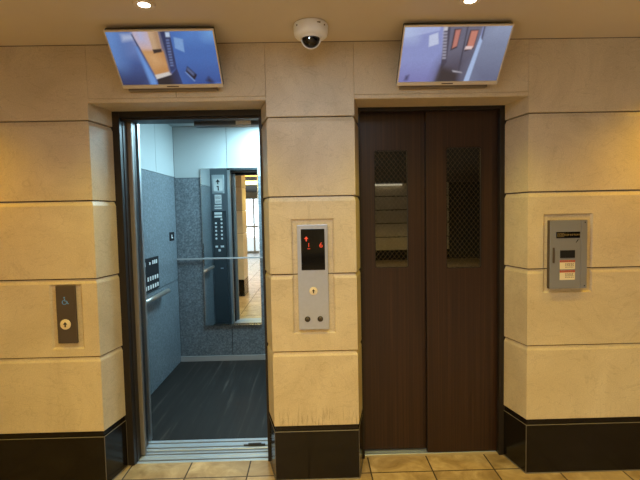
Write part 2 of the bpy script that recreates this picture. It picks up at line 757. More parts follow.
def pier(side, pts, vis, label):
    bm = bmesh.new()
    zs = JOINTS + [CEIL]
    for a, b in zip(zs, zs[1:]):
        course(bm, pts, vis, a, b, ch_top=b < CEIL)
    w = struct('wall_' + side, bm, [STONE, SEAM], label, 'wall')
    # granite plinth with its recessed dark band on top
    bm = bmesh.new()
    course(bm, pts, vis, 0.0, 0.012, False, False)
    P = inset_poly(pts, [0.0025 if v else 0 for v in vis])
    rings = [[bm.verts.new((x, y, z)) for x, y in q] for z, q in ((0.012, pts), (LINE - 0.0035, pts), (LINE, P))]
    n = len(pts)
    for a, b in zip(rings, rings[1:]):
        for i in range(n):
            bm.faces.new((a[i], a[(i + 1) % n], b[(i + 1) % n], b[i])).material_index = 1 if a is rings[1] else 0
    bm.faces.new(rings[-1])
    for (cx, cy) in [p for p, v, u in zip(pts, vis, vis[-1:] + vis[:-1]) if v and u]:
        box(bm, cx - 0.0015, cx + 0.0015, cy - 0.0006, cy + 0.003, 0.004, LINE - 0.003, 1)
    for i in range(n):
        if vis[i]:
            a, b = Vector(pts[i]), Vector(pts[(i + 1) % n])
            nr = Vector(((b - a).y, -(b - a).x)).normalized() * 0.004
            q = [bm.verts.new((p.x, p.y, z)) for z in (0.0002, 0.005) for p in (a, b, b + nr, a + nr)]
            bm.faces.new((q[4], q[5], q[2], q[3])).material_index = 1
    Q = inset_poly(pts, [0.007 if v else 0 for v in vis])
    r2 = [[bm.verts.new((x, y, z)) for x, y in Q] for z in (LINE, JOINTS[0])]
    for i in range(n):
        bm.faces.new((r2[0][i], r2[0][(i + 1) % n], r2[1][(i + 1) % n], r2[1][i]))
    bm.faces.new(r2[1])
    struct('baseboard_' + side, bm, [GRANITE, SEALANT], 'polished black granite plinth along the foot of the ' + side + ' stone pier', 'baseboard')
    return w


BK = 0.32
wl = pier('left', [(XL, 0), (X0, 0), (B0, D), (B0, BK - 0.05), (XL, BK - 0.05)], [1, 1, 1, 0, 0], 'sandstone block wall left of the open lift doorway')
wm = pier('middle', [(X1, 0), (X2, 0), (B2, D), (B2, BK + 0.2), (B1, BK + 0.2), (B1, D)], [1, 1, 0, 0, 0, 1], 'sandstone block pier between the two lift doorways')
wr = pier('right', [(X3, 0), (XR, 0), (XR, BK), (B3, BK), (B3, D)], [1, 0, 0, 0, 1], 'sandstone block wall right of the closed lift doors')
recess(wl, -1.4640, -1.2880, 0.7815, 1.1395)
recess(wm, -0.1420, 0.0945, 0.8350, 1.4700)
recess(wr, 1.2470, 1.5210, 1.0320, 1.4700)

# lintels over the two doorways, each with a stepped lower lip
for nm, a, b, ba, bb in (('wall_upper_left', X0, X1, B0, B1), ('wall_upper_right', X2, X3, B2, B3)):
    bm = bmesh.new()
    z0, z1 = HEAD, CEIL
    lip = [(0.0, z0 + 0.004), (0.0, z0 + 0.020), (0.004, z0 + 0.0225), (0.0, z0 + 0.025), (0.0, z1), (D, z1), (D, z0), (0.004, z0)]
    rows = []
    for y, z in lip:
        t = max(0.0, y) / D
        rows.append((bm.verts.new((a + (ba - a) * t + 0.0015, y, z)), bm.verts.new((b + (bb - b) * t - 0.0015, y, z))))
    n = len(rows)
    for i in range(n):
        p, q = rows[i], rows[(i + 1) % n]
        bm.faces.new((p[0], p[1], q[1], q[0]))
    bm.faces.new([r[0] for r in rows])
    bm.faces.new([r[1] for r in reversed(rows)])
    if 'left' in nm:
        box(bm, -0.7365, -0.7345, -0.0004, 0.004, z0 + 0.024, z1, 1)
    struct(nm, bm, [STONE, SEAM], 'sandstone lintel block above the ' + ('open' if 'left' in nm else 'closed') + ' lift doorway', 'wall')

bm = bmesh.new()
box(bm, XL, XR, -0.0012, 0.0, CEIL - 0.0035, CEIL)  # flush brown strip stands in for a shaded gap under the ceiling
struct('trim_4', bm, plain('brown_shadow_line', (0.14, 0.105, 0.07), 0.8), 'thin dark strip as shadow gap line between the stone walls and the ceiling', 'trim')
bm = bmesh.new()
box(bm, XL, XR, -2.9, 0.5, CEIL, CEIL + 0.1)
struct('ceiling', bm, PLASTER, 'plain tan painted lobby ceiling', 'ceiling')

bm = bmesh.new()
box(bm, XL, XR, -11.3, -2.9, CEIL, CEIL + 0.1)
struct('ceiling_far', bm, FARCEIL)

bm = bmesh.new()
box(bm, XL, XR, -11.3, 0.213, -0.12, 0.0)
struct('floor', bm, TILE, 'square mottled tan stone tiles of the lobby floor', 'floor')

# the rest of the lobby, seen in the car's mirror and in the door glass
bm = bmesh.new()
zs = JOINTS + [CEIL]
for a, b in zip(zs, zs[1:]):
    course(bm, [(-1.2, -11.3), (4.25, -11.3), (4.25, -11.0), (-1.2, -11.0)], [0, 0, 1, 0], a, b, ch_top=b < CEIL, slit=0.030)
struct('wall_far', bm, [STONE, SEAM])
bm = bmesh.new()
box(bm, -1.2, 4.25, -11.3, -10.99, 0.0, JOINTS[0])
struct('baseboard_far', bm, GRANITE)
bm = bmesh.new()
box(bm, 4.25, XR, -11.3, -11.1, 0, CEIL)
struct('wall_far_end', bm, SHAFT)
bm = bmesh.new()
box(bm, XL - 0.1, XL, -3.1, BK, 0, CEIL)
box(bm, XL - 0.1, XL, -11.3, -9.3, 0, CEIL)
box(bm, XL - 0.1, XL, -9.3, -3.1, 0, 0.2)
box(bm, XL - 0.1, XL, -9.3, -3.1, 2.28, CEIL)
struct('wall_side_left', bm, STONE)
bm = bmesh.new()
box(bm, XR, XR + 0.1, -11.3, BK, 0, CEIL)
struct('wall_side_right', bm, SHAFT)
bm = bmesh.new()
for a, b in zip(zs, zs[1:]):
    course(bm, [(-1.95, -2.05), (-1.31, -2.05), (-1.31, -1.55), (-1.95, -1.55)], [1, 1, 1, 1], a, b, ch_top=b < CEIL)
struct('wall_pillar', bm, [STONE, SEAM])
bm = bmesh.new()
box(bm, -1.95, -1.31, -2.05, -1.55, 0, JOINTS[0])
struct('baseboard_pillar', bm, GRANITE)
# strip lamp along the top of the far wall
sl = empty('strip_lamp', (2.3, -10.9, CEIL))
tag(sl, 'white strip lamp over the far wall, seen mirrored in the left door glass', 'strip lamp')
bm = bmesh.new()
box(bm, 1.87, 2.78, -10.94, -10.86, CEIL - 0.075, CEIL - 0.035, bev=0.004)
part('tube', bm, emit('strip_tube', (1.0, 0.90, 0.68), 2.2), sl)
bm = bmesh.new()
box(bm, 1.85, 2.80, -10.96, -10.84, CEIL - 0.03, CEIL - 0.0005)
part('fitting', bm, WHITEP, sl)
# glazed street entrance
bm = bmesh.new()
for xx in (XL + 0.03, -2.95, -2.36, -1.78, -1.23):
    box(bm, xx - 0.03, xx + 0.03, -11.16, -11.10, 0.0, CEIL)
for zz in (0.04, 1.05, 2.18):
    box(bm, XL, -1.2, -11.155, -11.105, zz - 0.035, zz + 0.035)
box(bm, XL, -1.2, -11.15, -11.11, 2.2, CEIL)
wf = struct('window_1', bm, ALU, 'glazed street entrance with pale metal frames across the lobby', 'window')
bm = bmesh.new()
box(bm, XL, -1.2, -11.134, -11.126, 0.05, 2.2)
part('glass', bm, GLASS, wf)
bm = bmesh.new()
for yy in (-9.27, -7.75, -6.2, -4.65, -3.13):
    box(bm, XL - 0.05, XL, yy - 0.03, yy + 0.03, 0.2, 2.28)
wf = struct('window_2_added', bm, ALU)  # unseen side window, added to let the daylight fill in
bm = bmesh.new()
box(bm, XL - 0.03, XL - 0.022, -9.25, -3.15, 0.2, 2.28)
part('glass', bm, GLASS, wf)
bm = bmesh.new()
box(bm, -14, 6, -24, -11.31, -0.15, -0.02)
struct('ground', bm, plain('street_paving', (0.35, 0.34, 0.32), 0.8))

# lift shafts: dark enclosures behind the wall
bm = bmesh.new()
box(bm, -3.7, 1.9, 2.45, 2.55, -0.6, 2.7)
box(bm, -3.7, -3.6, 0.1, 2.5, -0.6, 2.7)
box(bm, 1.8, 1.9, 0.33, 2.5, -0.6, 2.7)
box(bm, 0.19, 0.25, 0.53, 2.45, -0.6, 2.7)
box(bm, -3.7, 1.9, 0.50, 2.5, 2.62, 2.7)
box(bm, -3.7, 1.9, 0.33, 2.5, -0.6, -0.5)
box(bm, -3.7, 1.9, 0.20, 0.215, -0.6, -0.12)
box(bm, -1.2, -0.2, 0.30, 0.50, 2.24, 2.42)
box(bm, 0.22, 1.15, 0.32, 0.50, 2.20, 2.42)
struct('wall_shaft', bm, SHAFT)

# ------------------------------------------------------------------ door frames
JL = -1.128
bm = bmesh.new()
FT = 2.117
box(bm, B0 - 0.02, JL, D + 0.001, 0.292, 0.0, FT, bev=0.002)
box(bm, JL - 0.014, JL + 0.004, 0.236, 0.292, 0.0, FT - 0.03, bev=0.001)
box(bm, B1 - 0.014, B1 + 0.02, D + 0.001, 0.292, 0.0, FT, bev=0.002)
box(bm, JL, B1 - 0.014, D + 0.001, 0.222, 2.074, FT, bev=0.002)
box(bm, JL, B1 - 0.014, 0.224, 0.292, 2.064, FT, bev=0.002)
struct('trim_1', bm, FRAME, 'dark bronze metal frame lining the open lift doorway', 'door frame')
bm = bmesh.new()
box(bm, B2 - 0.02, B2 + 0.011, D + 0.001, 0.238, 0.0, FT, bev=0.002)
box(bm, B3 - 0.028, B3 + 0.02, D + 0.001, 0.238, 0.0, FT, bev=0.002)
box(bm, B2 + 0.011, B3 - 0.028, D + 0.001, 0.238, 2.088, FT, bev=0.002)
struct('trim_2', bm, FRAME, 'dark bronze metal frame around the closed wooden lift doors', 'door frame')


# ------------------------------------------------------------------ closed lift doors (right)
def door_leaf(name, x0, x1, y0, y1, z0, z1, hx0, hx1, hz0, hz1, label):
    bm = bmesh.new()
    prism_xz(bm, [(x0, z0), (x1, z0), (x1, z1), (x0, z1)], y0, y1, 0, [rrect(hx0, hx1, hz0, hz1, 0.014)])
    d = struct(name, bm, WOOD, label, 'lift door')
    b = bmesh.new()
    prism_xz(b, rrect(hx0 - 0.008, hx1 + 0.008, hz0 - 0.008, hz1 + 0.008, 0.016), y0 + 0.007, y0 + 0.013)
    part('wired_glass_pane', b, GLASS_W, d, label='wired safety glass pane with diamond net')
    b = bmesh.new()
    prism_xz(b, rrect(hx0, hx1, hz0, hz1, 0.014), y0 + 0.001, y0 + 0.007, 0, [rrect(hx0 + 0.006, hx1 - 0.006, hz0 + 0.006, hz1 - 0.006, 0.010)])
    part('glazing_bead', b, FRAME, d)
    return d


door_leaf('door_1', 0.245, 0.700, 0.278, 0.306, 0.014, 2.115, 0.3540, 0.5620, 1.1560, 1.8720, 'dark wooden sliding lift door leaf on the left, set behind its neighbour')
dr = door_leaf('door_2', 0.6635, 1.108, 0.243, 0.270, 0.006, 2.112, 0.7810, 0.9970, 1.1490, 1.8790, 'dark wooden sliding lift door leaf on the right, overlapping its neighbour')
bm = bmesh.new()
box(bm, 0.6615, 0.6635, 0.242, 0.2715, 0.006, 2.112)
part('edge_strip', bm, FRAME, dr)

# open lift's landing door leaves, slid away behind the left wall
bm = bmesh.new()
box(bm, -1.62, -1.112, 0.300, 0.326, 0.006, 2.112)
d3 = struct('door_3', bm, WOOD, 'sliding lift door leaf pushed open behind the left frame, only its metal edge showing', 'lift door')
bm = bmesh.new()
b2 = bmesh.new()
box(b2, -1.140, -1.100, 0.2945, 0.3275, 0.006, 2.085, bev=0.006)
absorb(bm, b2)
part('edge_strip', bm, STRIP, d3, label='brownish metal leading edge')


def sill_profile(y0, y1, grooves):
    pts = [(y0, -0.05), (y0, -0.003), (y0 + 0.003, 0.0)]
    for g in grooves:
        pts += [(g - 0.007, 0.0), (g - 0.007, -0.024), (g + 0.007, -0.024), (g + 0.007, 0.0)]
    pts += [(y1 - 0.002, 0.0), (y1, -0.003), (y1, -0.05)]
    return pts


s = empty('threshold_plate', (-0.74, 0.275, 0))
tag(s, 'grooved aluminium threshold sill under the open lift doorway', 'threshold')
bm = bmesh.new()
prism_yz(bm, sill_profile(0.215, 0.278, (0.246,)), JL + 0.004, B1 - 0.015)
box(bm, JL + 0.006, B1 - 0.017, 0.2392, 0.2528, -0.023, -0.004, 1)  # dark strip gives the groove its shade
part('outer_plate', bm, [SILLM, SEAM], s)
bm = bmesh.new()
prism_yz(bm, sill_profile(0.279, 0.338, (0.313,)), -1.30, B1 - 0.015)
box(bm, -1.29, B1 - 0.017, 0.3062, 0.3198, -0.023, -0.004, 1)  # groove shade again as a dark strip
part('inner_plate', bm, [SILLM, SEAM], s)
s = empty('threshold_plate', (0.68, 0.29, 0))
tag(s, 'thin aluminium sill line under the closed wooden lift doors', 'threshold')
bm = bmesh.new()
prism_yz(bm, sill_profile(0.240, 0.330, (0.258, 0.293)), B2 + 0.012, B3 - 0.029)
part('grooved_plate', bm, SILLM, s)
bm = bmesh.new()
box(bm, B2 - 0.04, B3 + 0.04, 0.2135, 0.2395, -0.12, -0.0005)
struct('trim_3', bm, plain('stone_threshold', (0.40, 0.31, 0.19), 0.5, noise=0.15, nscale=25), 'narrow stone threshold strip before the closed doors', 'trim')

# ------------------------------------------------------------------ the lift car
CX0, CX1, CY0, CY1, CH = -1.41, -0.02, 0.52, 2.12, 2.40
car = empty('elevator_car', ((CX0 + CX1) / 2, (CY0 + CY1) / 2, 0))
tag(car, 'blue-grey lift car with mirror and dark plank floor inside the open doorway', 'lift car')
T = 0.0025
bm = bmesh.new()
box(bm, CX0 - 0.04, CX0 - 0.012, CY0 - 0.02, CY1 + 0.03, -0.03, CH + 0.03)
box(bm, CX1 + 0.012, CX1 + 0.04, CY0 - 0.02, CY1 + 0.03, -0.03, CH + 0.03)
box(bm, CX0 - 0.012, CX1 + 0.012, CY1 + 0.012, CY1 + 0.03, -0.03, CH + 0.03)
part('shell', bm, SHAFT, car)
bm = bmesh.new()
box(bm, CX0 - 0.012, CX1 + 0.012, CY0 - 0.028, CY1 + 0.012, CH, CH + 0.03)
part('ceiling_panel', bm, CARWHITE, car)
bm = bmesh.new()
box(bm, CX0 - 0.011, CX1 + 0.011, 0.494, CY1 + 0.011, -0.03, 0.0)
part('plank_floor', bm, PLANK, car)
ZK, ZW = 0.052, 1.885
# rear wall
xs = [CX0, -0.877, -0.344, CX1]
for a, b in zip(xs, xs[1:]):
    bm = bmesh.new()
    box(bm, a + T, b - T, CY1, CY1 + 0.01, ZW + T, CH - 0.004)
    part('white_panel', bm, CARWHITE, car)
    for z0, z1 in ((ZK, 1.066), (1.066, ZW)):
        bm = bmesh.new()
        box(bm, a + T, b - T, CY1, CY1 + 0.01, z0 + T, z1 - T)
        part('laminate_panel', bm, LAM, car)
bm = bmesh.new()
box(bm, CX0, CX1, CY1 - 0.008, CY1 + 0.01, 0.0, ZK)
part('kick_plate', bm, PALEMETAL, car)
# side walls
for sx, xa, xb in ((0, CX0 - 0.01, CX0), (1, CX1, CX1 + 0.01)):
    ys = [CY0, 1.06, 1.602, CY1] if sx == 0 else [CY0, 1.32, CY1]
    for a, b in zip(ys, ys[1:]):
        bm = bmesh.new()
        box(bm, xa, xb, a + T, b - T, ZW + 0.008 + T, CH - 0.004)
        part('white_panel', bm, CARWHITE, car)
    for z0, z1 in ((0.004, 0.856), (0.856, ZW + 0.008)):
        bm = bmesh.new()
        box(bm, xa, xb, CY0 + T, CY1 - T, z0 + T, z1 - T)
        part('laminate_panel', bm, LAM, car)
# mirror and the trim rail across it
MX0, MX1, MZ0, MZ1 = -1.143, -0.572, 0.374, 1.972
bm = bmesh.new()
box(bm, MX0, MX1, CY1 - 0.012, CY1 - 0.001, MZ0, MZ1)
mir = part('mirror', bm, MIRROR, car)
bm = bmesh.new()
prism_xz(bm, [(MX0 - 0.004, MZ0 - 0.004), (MX1 + 0.004, MZ0 - 0.004), (MX1 + 0.004, MZ1 + 0.004), (MX0 - 0.004, MZ1 + 0.004)], CY1 - 0.014, CY1 - 0.0005, 0,
         [[(MX0 + 0.003, MZ0 + 0.003), (MX1 - 0.003, MZ0 + 0.003), (MX1 - 0.003, MZ1 - 0.003), (MX0 + 0.003, MZ1 - 0.003)]])
part('mirror_rim', bm, CHROME, mir)
bm = bmesh.new()
box(bm, CX0 + 0.002, CX1 - 0.002, CY1 - 0.030, CY1 - 0.0145, 1.058, 1.071)
part('trim_rail', bm, PALEMETAL, car)
# handrail on the side wall
bm = bmesh.new()
cyl(bm, (CX0 + 0.065, 0.78, 0.83), (CX0 + 0.065, 1.60, 0.83), 0.020)
hr = part('handrail', bm, RAIL, car, label='chrome handrail')
for yy in (0.90, 1.50):
    bm = bmesh.new()
    cyl(bm, (CX0 + 0.0005, yy, 0.80), (CX0 + 0.06, yy, 0.822), 0.009)
    cyl(bm, (CX0 + 0.0005, yy, 0.80), (CX0 + 0.006, yy, 0.80), 0.022)
    part('bracket', bm, CHROME, hr)
# low control panel beside the handrail
bm = bmesh.new()
box(bm, CX0, CX0 + 0.012, 1.03, 1.533, 0.873, 1.153, bev=0.002)
lp = part('low_control_panel', bm, MATT, car, label='black low control panel with white buttons')
XB = CX0 + 0.012


def low_button(y, z, w, h):
    b = bmesh.new()
    box(b, XB - 0.001, XB + 0.004, y - w / 2, y + w / 2, z - h / 2, z + h / 2, bev=0.001)
    part('button', b, WHITEP, lp)


for i in range(3):
    low_button(1.385 + i * 0.044, 1.112, 0.024, 0.032)
low_button(1.315, 1.108, 0.022, 0.022)
low_button(1.195, 1.108, 0.034, 0.036)
low_button(1.185, 1.046, 0.026, 0.030)
for i in range(5):
    low_button(1.262 + i * 0.056, 0.980, 0.026, 0.034)
for i in range(6):
    low_button(1.206 + i * 0.056, 0.908, 0.026, 0.034)
# small black sign with a white pictogram
bm = bmesh.new()
box(bm, CX0, CX0 + 0.004, 1.890, 2.030, 1.262, 1.346)
sg = part('sign_plate', bm, MATT, car)
bm = bmesh.new()
box(bm, CX0 + 0.003, CX0 + 0.0055, 1.945, 1.965, 1.285, 1.322)
box(bm, CX0 + 0.003, CX0 + 0.0055, 1.965, 1.985, 1.285, 1.296)
part('pictogram', bm, WHITEP, sg)
# front return panels, the car operating panel on the left one, header
bm = bmesh.new()
box(bm, CX0 - 0.011, -1.175, CY0 - 0.025, CY0, 0.0, CH - 0.003)
part('front_panel', bm, RETURN, car)
bm = bmesh.new()
box(bm, -0.335, CX1 + 0.011, CY0 - 0.025, CY0, 0.0, CH - 0.003)
part('front_panel', bm, RETURN, car)
bm = bmesh.new()
box(bm, -1.150, -0.335, CY0 - 0.025, CY0, 2.115, CH - 0.003)
part('header_panel', bm, RETURN, car)
bm = bmesh.new()
box(bm, -1.175, -1.137, CY0 - 0.026, CY0 + 0.004, 0.0, 2.115)
part('opening_edge', bm, ALU, car)
bm = bmesh.new()
box(bm, -1.395, -1.205, CY0, CY0 + 0.012, 0.03, 1.565, bev=0.002)
cop = part('control_panel', bm, plain('dark_grey_panel', (0.035, 0.042, 0.048), 0.3), car, label='black operating panel with round buttons')
YB = CY0 + 0.012


def cop_box(name, xa, xb, za, zb, mat, d=0.003):
    b = bmesh.new()
    box(b, xa, xb, YB - 0.001, YB + d, za, zb)
    return part(name, b, mat, cop)


cop_box('display', -1.362, -1.262, 1.515, 1.545, WHITEP)
cop_box('display', -1.362, -1.262, 1.475, 1.500, WHITEP)
for k in range(5):
    for xx, z0 in ((-1.346, 1.398), (-1.269, 1.448 - 0.052)):
        b = bmesh.new()
        cyl(b, (xx, YB - 0.001, z0 - k * 0.0525), (xx, YB + 0.005, z0 - k * 0.0525), 0.014, n=16)
        part('button', b, WHITEP, cop)
b = bmesh.new()
cyl(b, (-1.269, YB - 0.001, 1.448), (-1.269, YB + 0.005, 1.448), 0.014, n=16)
part('button', b, WHITEP, cop)
cop_box('button', -1.362, -1.328, 1.065, 1.090, WHITEP, 0.005)
cop_box('button', -1.290, -1.245, 1.065, 1.090, WHITEP, 0.005)
cop_box('button', -1.322, -1.292, 1.010, 1.040, WHITEP, 0.005)
cop_box('key_switch', -1.300, -1.262, 0.770, 0.785, ALU, 0.004)
bm = bmesh.new()
box(bm, -1.385, -1.220, CY0, CY0 + 0.010, 1.80, 2.055, bev=0.002)
sb = part('sign_holder', bm, ALU, car)
bm = bmesh.new()
box(bm, -1.363, -1.241, CY0 + 0.009, CY0 + 0.0125, 1.833, 2.004)
sp = part('sign_plate', bm, WHITEP, sb)
bm = bmesh.new()
y0, y1 = CY0 + 0.0122, CY0 + 0.0135
prism_xz(bm, [(-1.311, 1.925), (-1.295, 1.925), (-1.295, 1.955), (-1.272, 1.955), (-1.303, 1.996), (-1.334, 1.955), (-1.311, 1.955)], y0, y1)
prism_xz(bm, [(-1.320, 1.905), (-1.291, 1.905), (-1.291, 1.840), (-1.307, 1.840), (-1.307, 1.890), (-1.320, 1.890)], y0, y1)
part('arrow_mark', bm, BLACK, sb)
bm = bmesh.new()
box(bm, -1.353, -1.263, CY0, CY0 + 0.004, 1.665, 1.785)
nt_ = part('notice_plate', bm, WHITEP, car)
bm = bmesh.new()
for zz in (1.765, 1.748, 1.731, 1.70, 1.685):
    box(bm, -1.345, -1.271, CY0 + 0.0035, CY0 + 0.005, zz - 0.003, zz + 0.003)
part('small_print', bm, DSTEEL, nt_)
for zz in (1.635, 1.600):
    bm = bmesh.new()
    box(bm, -1.359, -1.265, CY0, CY0 + 0.004, zz - 0.009, zz + 0.009)
    part('name_plate', bm, WHITEP, car)
# the car's ceiling lamp
bm = bmesh.new()
box(bm, -0.70, -0.06, 1.20, 2.04, CH - 0.018, CH - 0.001, bev=0.004)
part('ceiling_lamp', bm, emit('car_lamp_diffuser', (0.70, 0.95, 1.0), 3.5), car)
# car sill and car door
bm = bmesh.new()
prism_yz(bm, sill_profile(0.362, 0.492, (0.392, 0.452)), -1.30, -0.325)
for g in (0.392, 0.452):
    box(bm, -1.29, -0.327, g - 0.0068, g + 0.0068, -0.023, -0.004, 1)  # dark strips stand in for shade inside the car sill grooves
cs = part('car_sill', bm, [SILLM, SEAM], car)
bm = bmesh.new()
prism_xz(bm, [(-0.50, 0.0002), (-0.36, 0.0002), (-0.36, 0.010), (-0.385, 0.010), (-0.385, 0.016), (-0.47, 0.016), (-0.47, 0.008), (-0.50, 0.008)], 0.386, 0.397)
part('guide_shoe', bm, BLACK, cs)
bm = bmesh.new()
box(bm, -1.85, -1.144, 0.395, 0.425, 0.008, 2.11)
cd = part('car_door', bm, RETURN, car)
bm = bmesh.new()
box(bm, -1.1440, -1.128, 0.388, 0.43, 0.008, 2.11, bev=0.003)
part('rubber_edge', bm, BLACK, cd)
bm = bmesh.new()
box(bm, -0.750, -0.322, 0.40, 0.47, 2.060, 2.092, bev=0.002)
tr_ = part('door_operator_cover', bm, RETURN, car)
bm = bmesh.new()
box(bm, -0.490, -0.395, 0.3975, 0.4005, 2.063, 2.086)
part('white_sticker', bm, BRIGHTW, tr_)
bm = bmesh.new()
box(bm, -1.30, -0.322, 0.40, 0.49, 2.094, 2.30)
part('door_track_cover', bm, FRAME, car)

# ------------------------------------------------------------------ monitors
def screen_mat():
    m, nt, N, L, P = new_mat('lit_screen')
    at = N.new('ShaderNodeAttribute')
    at.attribute_name = 'picture'
    L.new(at.outputs['Color'], P.inputs['Emission Color'])
    P.inputs['Emission Strength'].default_value = SCREEN
    P.inputs['Base Color'].default_value = (0.01, 0.01, 0.012, 1)
    P.inputs['Roughness'].default_value = 0.35
    return m


def cover_of(pts, u, v, soft):
    """how far (0..1) the point lies inside the polygon, with a soft border"""
    inside, best = False, 9.0
    n = len(pts)
    for i in range(n):
        (x0, y0), (x1, y1) = pts[i], pts[(i + 1) % n]
        x0, x1, uu = x0 * 1.78, x1 * 1.78, u * 1.78
        if (y0 > v) != (y1 > v) and uu < (x1 - x0) * (v - y0) / (y1 - y0) + x0:
            inside = not inside
        dx, dy = x1 - x0, y1 - y0
        q = dx * dx + dy * dy
        t = 0 if q == 0 else max(0, min(1, ((uu - x0) * dx + (v - y0) * dy) / q))
        best = min(best, math.hypot(uu - x0 - dx * t, v - y0 - dy * t))
    d = best if inside else -best
    return max(0.0, min(1.0, 0.5 + d / (2 * soft)))


def screen_mesh(name, parent, w, h, layers):
    """a lit flat screen; its picture is a fine grid of coloured dots"""
    NX, NY = 150, 84
    bm = bmesh.new()
    V = [[bm.verts.new(((i / NX - 0.5) * w, -0.0004, j / NY * h)) for i in range(NX + 1)] for j in range(NY + 1)]
    for j in range(NY):
        for i in range(NX):
            bm.faces.new((V[j][i], V[j][i + 1], V[j + 1][i + 1], V[j + 1][i]))
    rnd = random.Random(11)
    cols = []
    for j in range(NY + 1):
        for i in range(NX + 1):
            u, v = i / NX, j / NY
            c = Vector(layers[0][0])
            for lay in layers[1:]:
                pts = lay[1]
                soft = lay[2] if len(lay) > 2 else 0.012
                us = [p[0] for p in pts]
                vs = [p[1] for p in pts]
                if u < min(us) - soft or u > max(us) + soft or v < min(vs) - soft or v > max(vs) + soft:
                    continue
                # an area that runs off the picture keeps its full strength at the rim
                e = 0.5
                ptx = [(-e if p[0] <= 0 else 1 + e if p[0] >= 1 else p[0], -e if p[1] <= 0.004 else 1 + e if p[1] >= 0.988 else p[1]) for p in pts]
                k = cover_of(ptx, u, v, soft)
                if k > 0:
                    c = c.lerp(Vector(lay[0]), k)
            g = 1.0 + rnd.uniform(-0.06, 0.06)
            cols.append((c.x * g, c.y * g, c.z * g, 1.0))
    bm.verts.index_update()
    me = bpy.data.meshes.new(name)
    bm.to_mesh(me)
    bm.free()
    at = me.color_attributes.new('picture', 'FLOAT_COLOR', 'POINT')
    for k, c in enumerate(cols):
        at.data[k].color = c
    me.materials.append(SCREEN_MAT)
    o = bpy.data.objects.new(name, me)
    col.objects.link(o)
    o.parent = parent
    return o


SCREEN = 0.78
SCREEN_MAT = screen_mat()


def srgb(r, g, b):
    f = lambda c: (c / 255 / 12.92) if c <= 10 else ((c / 255 + 0.055) / 1.055) ** 2.4
    return (f(r), f(g), f(b))


def monitor(cx, w, ztop, zbot, ytop, ybot, layers, label):
    t = empty('wall_monitor', (cx, ybot, zbot))
    dz, dy = ztop - zbot, ytop - ybot
    h = math.hypot(dz, dy)
    t.rotation_euler = (math.atan2(-dy, dz), 0, 0)
    tag(t, label, 'monitor', 'ceiling-height monitors showing lift car cameras')
    bw = 0.006

    def lk(name, bm, mat):
        o = link(name, bm, mat)
        o.parent = t
        return o
    bm = bmesh.new()
    b2 = bmesh.new()
    box(b2, -w / 2 - bw, w / 2 + bw, 0.003, 0.030, -0.018, h + 0.007, bev=0.004)
    absorb(bm, b2)
    lk('housing', bm, BLACK)
    bm = bmesh.new()
    o_ = [(-w / 2 - bw, -0.020), (w / 2 + bw, -0.020), (w / 2 + bw, h + 0.008), (-w / 2 - bw, h + 0.008)]
    i_ = [(-w / 2, 0.0), (w / 2, 0.0), (w / 2, h), (-w / 2, h)]
    prism_xz(bm, o_, -0.004, 0.006, 0, [i_])
    bz = lk('bezel', bm, SILVER)
    bm = bmesh.new()
    box(bm, -0.03, 0.03, -0.0055, -0.0035, -0.013, -0.008)
    m_ = link('maker_mark', bm, DSTEEL)
    m_.parent = bz
    sc = screen_mesh('screen', t, w, h, layers)
    bm = bmesh.new()
    box(bm, -0.10, 0.10, 0.030, 0.046, 0.06, 0.20, bev=0.003)
    lk('mount_plate', bm, BLACK)
    # the arm reaches back and level to the wall
    bm = bmesh.new()
    bpy.context.view_layer.update()
    inv = t.matrix_world.inverted()
    box(bm, cx - 0.03, cx + 0.03, ybot + 0.035 - 0.10, -0.001, zbot + 0.135, zbot + 0.175)
    box(bm, cx - 0.07, cx + 0.07, -0.012, -0.001, zbot + 0.11, zbot + 0.20)
    for v in bm.verts:
        v.co = inv @ v.co
    lk('wall_arm', bm, BLACK)
    bm = bmesh.new()
    box(bm, cx - 0.242, cx + 0.222, -0.030, -0.001, zbot - 0.024, zbot - 0.004, bev=0.002)
    for v in bm.verts:
        v.co = inv @ v.co
    lk('wall_rail', bm, plain('rail_paint', (0.22, 0.18, 0.13), 0.5))
    return t


